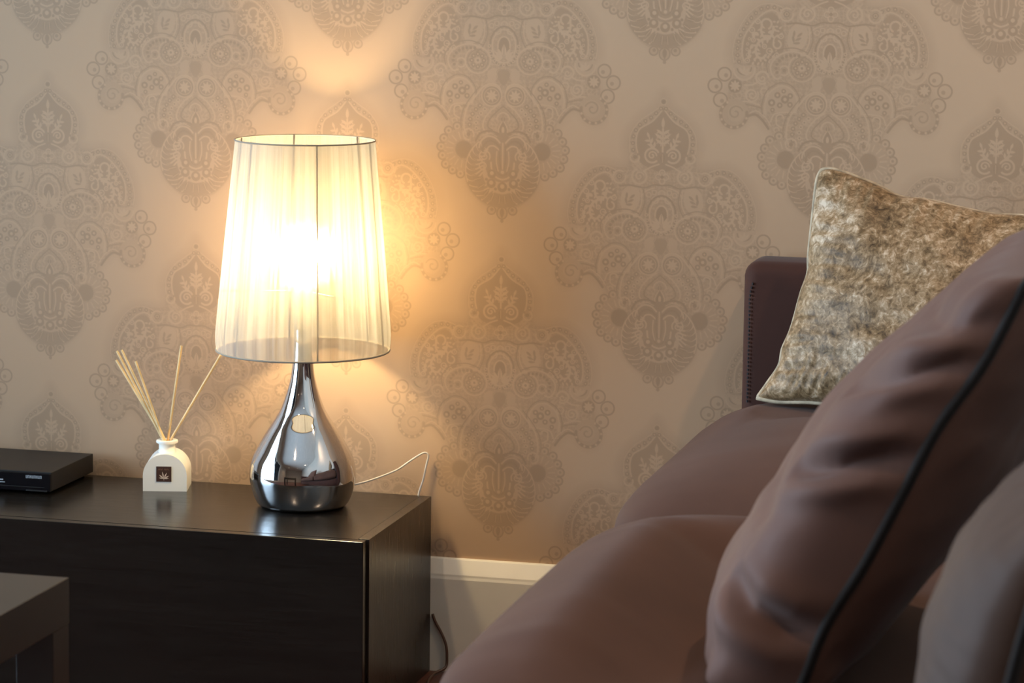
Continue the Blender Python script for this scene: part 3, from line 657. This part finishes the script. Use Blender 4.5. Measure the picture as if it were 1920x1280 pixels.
def seat_cushion(y0, y1, name, seed, x0=1.174, x1=1.953, zb=0.337, ze=0.506, crown=0.052, press=None):
    """rounded block with a domed top and soft creases"""
    NXc, NYc = 46, 54; v, f = [], []
    cx, cy = (x0+x1)/2, (y0+y1)/2; hx, hy = (x1-x0)/2, (y1-y0)/2; zm = (zb+ze)/2; hz = (ze-zb)/2
    def sgn(a, e): return math.copysign(abs(a)**e, a)
    NU, NVv = 144, 64; e1, e2 = 0.46, 0.24
    for i in range(NVv+1):
        ph = -math.pi/2+math.pi*i/NVv
        for k in range(NU):
            t = 2*math.pi*k/NU
            cxx = sgn(math.cos(ph), e1)
            X = hx*cxx*sgn(math.cos(t), e2); Y = hy*cxx*sgn(math.sin(t), e2); Z = hz*sgn(math.sin(ph), e1)
            u, w = X/hx, Y/hy
            dome = crown*max(0, 1-u**4*0.9)*max(0, 1-abs(w)**3) if Z > 0 else 0
            k_ = min(1, max(0, (u+0.35)/0.6)); dome = dome*(1-0.9*k_)-(0.030*k_*(1-abs(w)**6) if Z > 0 else 0)
            side = 0.002*max(0, 1-w*w) * (1 if X < 0 else 0)*max(0, -u)**3
            p = Vector((cx+X-side, cy+Y, zm+Z+dome*max(0, Z/hz)))
            q = mnoise.noise(Vector((p.x*5+seed, p.y*3.1, p.z*4)))*0.0045+mnoise.noise(Vector((p.x*4+seed, p.y*20, 3)))*0.0030
            if Z > -hz*0.5: p.z += q
            if press is not None and Z > 0:                     # foam pressed in under the cushion resting on it
                xa, xb, ya, yb, zp, sf = press
                st = lambda e: min(1.0, max(0.0, e/sf))
                m_ = st(p.x-xa+sf)*st(xb+sf-p.x)*st(p.y-ya+sf)*st(yb+sf-p.y); m_ = m_*m_*(3-2*m_)
                p.z = p.z*(1-m_)+min(p.z, zp)*m_
            v.append(p)
    for i in range(NVv):
        for k in range(NU):
            k2 = (k+1) % NU; f.append((i*NU+k, i*NU+k2, (i+1)*NU+k2, (i+1)*NU+k))
    o = obj(name, (v, f), M_sofa, None, True); return o
SC = [(-0.990, -0.121, 'brown seat cushion at the far end of the sofa beside the armrest'), (-1.862, -0.994, 'brown seat cushion in the middle of the sofa'), (-2.744, -1.866, 'brown seat cushion at the near end of the sofa')]
for k, (ya, yb, lb) in enumerate(SC):
    o = seat_cushion(ya, yb, 'seat_cushion', 3.7*k+1, press=((1.29, 1.72, -0.50, -0.18, 0.528, 0.04), (1.425, 1.95, -1.87, -1.215, 0.472, 0.15), None)[k]); tag(o, lb, 'cushion', 'sofa seat cushions')

# ---------------------------------------------------------------- scatter cushions
def resample(P, n):
    P = np.array(P, float); L = np.r_[0, np.cumsum(np.linalg.norm(np.diff(P, axis=0), axis=1))]; s = np.linspace(0, L[-1], n)
    return np.c_[[np.interp(s, L, P[:, k]) for k in range(3)]].T
def pillow(name, mat, pipe_mat, left, right, bottom, top, nrm, tf, tb, n=90, seed=0, pw=0.45, sag=0.0, wr=0.004, gather=0.004, gfreq=26, pipe=0.004, extra=None, parent=None, anis=(1, 1), shape=None, warp=False):
    """left/right run bottom->top, bottom/top run left->right; bulges by tf along nrm and tb behind"""
    Lc, Rc, Bc, Tc = (resample(catmull3(c, 8), n) for c in (left, right, bottom, top))
    tt = np.linspace(0, 1, n); tt = (1-np.cos(np.pi*tt))/2 if warp else tt
    if warp: Lc, Rc, Bc, Tc = (np.c_[[np.interp(tt, np.linspace(0, 1, n), c[:, k]) for k in range(3)]].T for c in (Lc, Rc, Bc, Tc))
    u = tt[None, :, None]; w = tt[:, None, None]
    S = (1-u)*Lc[:, None]+u*Rc[:, None]+(1-w)*Bc[None]+w*Tc[None]-((1-u)*(1-w)*Bc[0]+u*(1-w)*Bc[-1]+(1-u)*w*Tc[0]+u*w*Tc[-1])
    U, V = np.meshgrid(tt, tt)
    prof = ((1-(2*U-1)**2)*(1-(2*V-1)**2)).clip(0)**pw
    prof = prof*(1+sag*(0.5-V)*2)
    pfront = prof if shape is None else shape(U, V)
    nr = Vector(nrm).normalized(); N3 = np.array(nr)
    eL, eR, eB, eT = U, 1-U, V, 1-V
    def disp(side):
        D = np.zeros_like(U)
        for i in range(n):
            for j in range(n):
                a_, b_ = U[i, j], V[i, j]
                fade = min(1.0, (60 if warp else 12)*min(a_, 1-a_, b_, 1-b_))
                q = mnoise.noise(Vector((a_*5*anis[0]+seed, b_*5*anis[1], side*3.0)))*wr*2+mnoise.noise(Vector((a_*13*anis[0]+seed, b_*13*anis[1], side*5.0)))*wr*0.7
                g = 0.0
                for d_, s_ in ((min(a_, 1-a_), b_), (min(b_, 1-b_), a_)):
                    g += gather*math.exp(-d_/0.10)*min(1, d_/0.03)*mnoise.noise(Vector((s_*gfreq+seed*2, d_*3+seed, side*2.0)))
                D[i, j] = (q+g*2)*fade
        return D
    Pf = S+N3*(tf*pfront+disp(1))[..., None]
    Pb = S-N3*(tb*prof+disp(-1))[..., None]
    if extra is not None: Pf = extra(U, V, Pf, N3)
    v = [tuple(p) for p in Pf.reshape(-1, 3)]; f = []
    idx = np.arange(n*n).reshape(n, n); ib = np.zeros((n, n), int)
    for i in range(n):
        for j in range(n):
            if i in (0, n-1) or j in (0, n-1): ib[i, j] = idx[i, j]
            else: ib[i, j] = len(v); v.append(tuple(Pb[i, j]))
    for i in range(n-1):
        for j in range(n-1):
            f.append((idx[i, j], idx[i, j+1], idx[i+1, j+1], idx[i+1, j])); f.append((ib[i, j], ib[i+1, j], ib[i+1, j+1], ib[i, j+1]))
    # origin at the lowest point of the cushion
    V3 = np.array(v); org = Vector((V3[:, 0].mean(), V3[:, 1].mean(), V3[:, 2].min()))
    root = bpy.data.objects.new(name, None); root.empty_display_size = 0.05; link(root); root.location = org
    c = obj('cover', ([Vector(p)-org for p in v], f), mat, root, True)
    loop = [S[0, j] for j in range(0, n-1, 2)]+[S[i, n-1] for i in range(0, n-1, 2)]+[S[n-1, j] for j in range(n-1, 0, -2)]+[S[i, 0] for i in range(n-1, 0, -2)]
    obj('piping', tube([Vector(p)-org for p in loop], pipe, 7, True), pipe_mat, root, True)
    return root
# crushed velvet
def velvet(name):
    m, nt, b, o = new_mat(name); c = coords(nt)
    n1 = nd(nt, 'ShaderNodeTexNoise', i_Scale=7.0, i_Detail=8.0, i_Roughness=0.80, i_Distortion=1.4); nt.links.new(c, n1.inputs['Vector'])
    n2 = nd(nt, 'ShaderNodeTexNoise', i_Scale=85.0, i_Detail=5.0, i_Roughness=0.74, i_Distortion=0.7); nt.links.new(c, n2.inputs['Vector'])
    mx = nd(nt, 'ShaderNodeMix', data_type='FLOAT'); mx.inputs[0].default_value = 0.46; nt.links.new(n1.outputs[0], mx.inputs[2]); nt.links.new(n2.outputs[0], mx.inputs[3])
    nt.links.new(ramp(nt, mx.outputs[0], [(0.37, (0.036, 0.019, 0.008)), (0.45, (0.145, 0.086, 0.040)), (0.52, (0.29, 0.186, 0.100)), (0.60, (0.58, 0.44, 0.31))]), b.inputs['Base Color'])
    b.inputs['Roughness'].default_value = 0.45; b.inputs['Specular IOR Level'].default_value = 0.2
    b.inputs['Sheen Weight'].default_value = 0.16; b.inputs['Sheen Roughness'].default_value = 0.30; b.inputs['Sheen Tint'].default_value = (0.95, 0.78, 0.58, 1)
    bump(nt, mx.outputs[0], b, 0.6, 0.0028); return m
M_velvet = velvet('crushed_velvet'); M_vpipe = plain('velvet_piping', (0.40, 0.31, 0.21), 0.6, spec=0.25, var=0.3, scale=60)
VL = [(1.2717, -0.300, 0.5378), (1.2861, -0.2928, 0.5602), (1.3019, -0.2843, 0.5866), (1.305, -0.2766, 0.61), (1.3163, -0.2663, 0.6416), (1.327, -0.2495, 0.6928), (1.3352, -0.2397, 0.7228), (1.3341, -0.2315, 0.7478), (1.3357, -0.2134, 0.8029), (1.338, -0.1954, 0.8582), (1.3441, -0.19, 0.875)]
VT = [(1.3441, -0.19, 0.875), (1.3598, -0.1921, 0.8774), (1.3931, -0.1966, 0.8683), (1.4346, -0.2023, 0.8541), (1.4677, -0.2068, 0.8395), (1.5084, -0.2124, 0.8367), (1.5571, -0.2192, 0.8278), (1.6053, -0.2259, 0.8207), (1.6529, -0.2327, 0.8207), (1.7041, -0.24, 0.8178)]
VB = [(1.2717, -0.300, 0.5378), (1.3058, -0.3104, 0.5356), (1.3562, -0.3261, 0.54), (1.4227, -0.347, 0.5405), (1.5043, -0.373, 0.5388), (1.5844, -0.3991, 0.5357), (1.6473, -0.42, 0.5349)]
VR = [(1.6473, -0.42, 0.5349), (1.655, -0.38, 0.60), (1.668, -0.33, 0.68), (1.69, -0.27, 0.77), (1.7041, -0.24, 0.8178)]
o = pillow('velvet_cushion', M_velvet, M_vpipe, VL, VR, VB, VT, (-0.12, -0.90, 0.42), 0.075, 0.050, n=110, seed=2.3, wr=0.0035, gather=0.006, gfreq=30, pipe=0.0036)
tag(o, 'beige crushed velvet cushion leaning on the far armrest', 'cushion')

# big brown back cushions, leaning back against the sofa
M_back = fabric('brown_cushion_fabric', CUSH, 0.66, 0.06, var=0.08)
NE = [(1.552, -1.795, 0.480), (1.5645, -1.8, 0.5069), (1.5865, -1.8, 0.5679), (1.6213, -1.8, 0.6291), (1.6554, -1.8, 0.7001), (1.689, -1.8, 0.7702), (1.7276, -1.8, 0.8293), (1.751, -1.8, 0.8768), (1.7649, -1.8, 0.9081), (1.773, -1.79, 0.918)]
FE = [(x-0.005, -1.24, z) for x, y, z in NE]
BE = [NE[0], (1.549, -1.65, 0.484), (1.547, -1.5, 0.486), (1.547, -1.35, 0.484), FE[0]]
TE = [NE[-1], (1.771, -1.65, 0.915), (1.769, -1.5, 0.914), (1.768, -1.35, 0.915), FE[-1]]
def cushion_shape(U, V): return (1-(2*U-1)**2).clip(0)**0.19*np.sin(np.pi*V.clip(0, 1)**0.616).clip(0)**np.where(V < 0.31, 0.20, 0.381)
def folds(U, V, P, N3):
    """deep soft creases running in from the near seam, pushed in along the surface"""
    du, dv = np.gradient(P, axis=1), np.gradient(P, axis=0); nn = np.cross(dv, du); nn /= np.linalg.norm(nn, axis=2, keepdims=True)+1e-9
    if (nn[P.shape[0]//2, P.shape[1]//2] @ N3) < 0: nn = -nn
    st = np.linalg.norm(np.diff(P, axis=1), axis=2); s = np.hstack([np.zeros((P.shape[0], 1)), np.cumsum(st, axis=1)]); hgt = V*0.49
    d = np.zeros_like(U)
    for (s0, h0, s1, h1, wd, dp) in ((0.012, 0.285, 0.145, 0.250, 0.014, 0.018), (0.012, 0.075, 0.150, 0.130, 0.014, 0.019), (0.012, 0.395, 0.190, 0.330, 0.013, 0.014),
                                     (0.012, 0.430, 0.260, 0.425, 0.016, 0.010), (0.16, 0.20, 0.30, 0.24, 0.02, 0.006)):
        ds, dh = s1-s0, h1-h0; L = ds*ds+dh*dh
        t_ = np.clip(((s-s0)*ds+(hgt-h0)*dh)/L, 0, 1); dd = np.hypot(s-s0-t_*ds, hgt-h0-t_*dh); prf = np.sin(np.pi*np.clip(0.12+t_*0.88, 0, 1))**0.6
        d -= dp*np.exp(-(dd/wd)**2)*prf; d += 0.45*dp*np.exp(-((dd-wd*1.9)/(wd*1.2))**2)*prf
    edge = np.clip(s/0.012, 0, 1)*np.clip(np.minimum.reduce([1-U, V, 1-V])/0.01, 0, 1)
    return P+nn*(d*edge)[..., None]
o = pillow('back_cushion', M_back, M_piping, NE, FE, BE, TE, (-1.0, -0.05, 0.02), 0.141, 0.105, n=150, warp=True, seed=9.1, pw=0.47, shape=cushion_shape, wr=0.0032, gather=0.007, gfreq=9, pipe=0.0055, extra=folds)
tag(o, 'large brown cushion with dark piping leaning on the middle of the sofa', 'cushion', 'large sofa back cushions')
M_back2 = fabric('taupe_cushion_fabric', CUSH2, 0.66, 0.05, var=0.06)
NE = [(1.772, -2.34, 0.530), (1.786, -2.34, 0.59), (1.802, -2.34, 0.66), (1.811, -2.34, 0.70), (1.825, -2.34, 0.752), (1.846, -2.34, 0.795)]
FE = [(x, -1.90, z) for x, y, z in NE]
BE = [NE[0], (1.770, -2.2, 0.532), (1.770, -2.04, 0.532), FE[0]]; TE = [NE[-1], (1.844, -2.2, 0.792), (1.844, -2.04, 0.792), FE[-1]]
o = pillow('back_cushion', M_back2, M_piping, NE, FE, BE, TE, (-0.95, 0.0, 0.30), 0.082, 0.06, n=60, seed=4.4, pw=0.40, sag=0.15, wr=0.002, gather=0.002, pipe=0.005)
tag(o, 'taupe cushion at the near end of the sofa, closest to the viewer', 'cushion', 'large sofa back cushions')
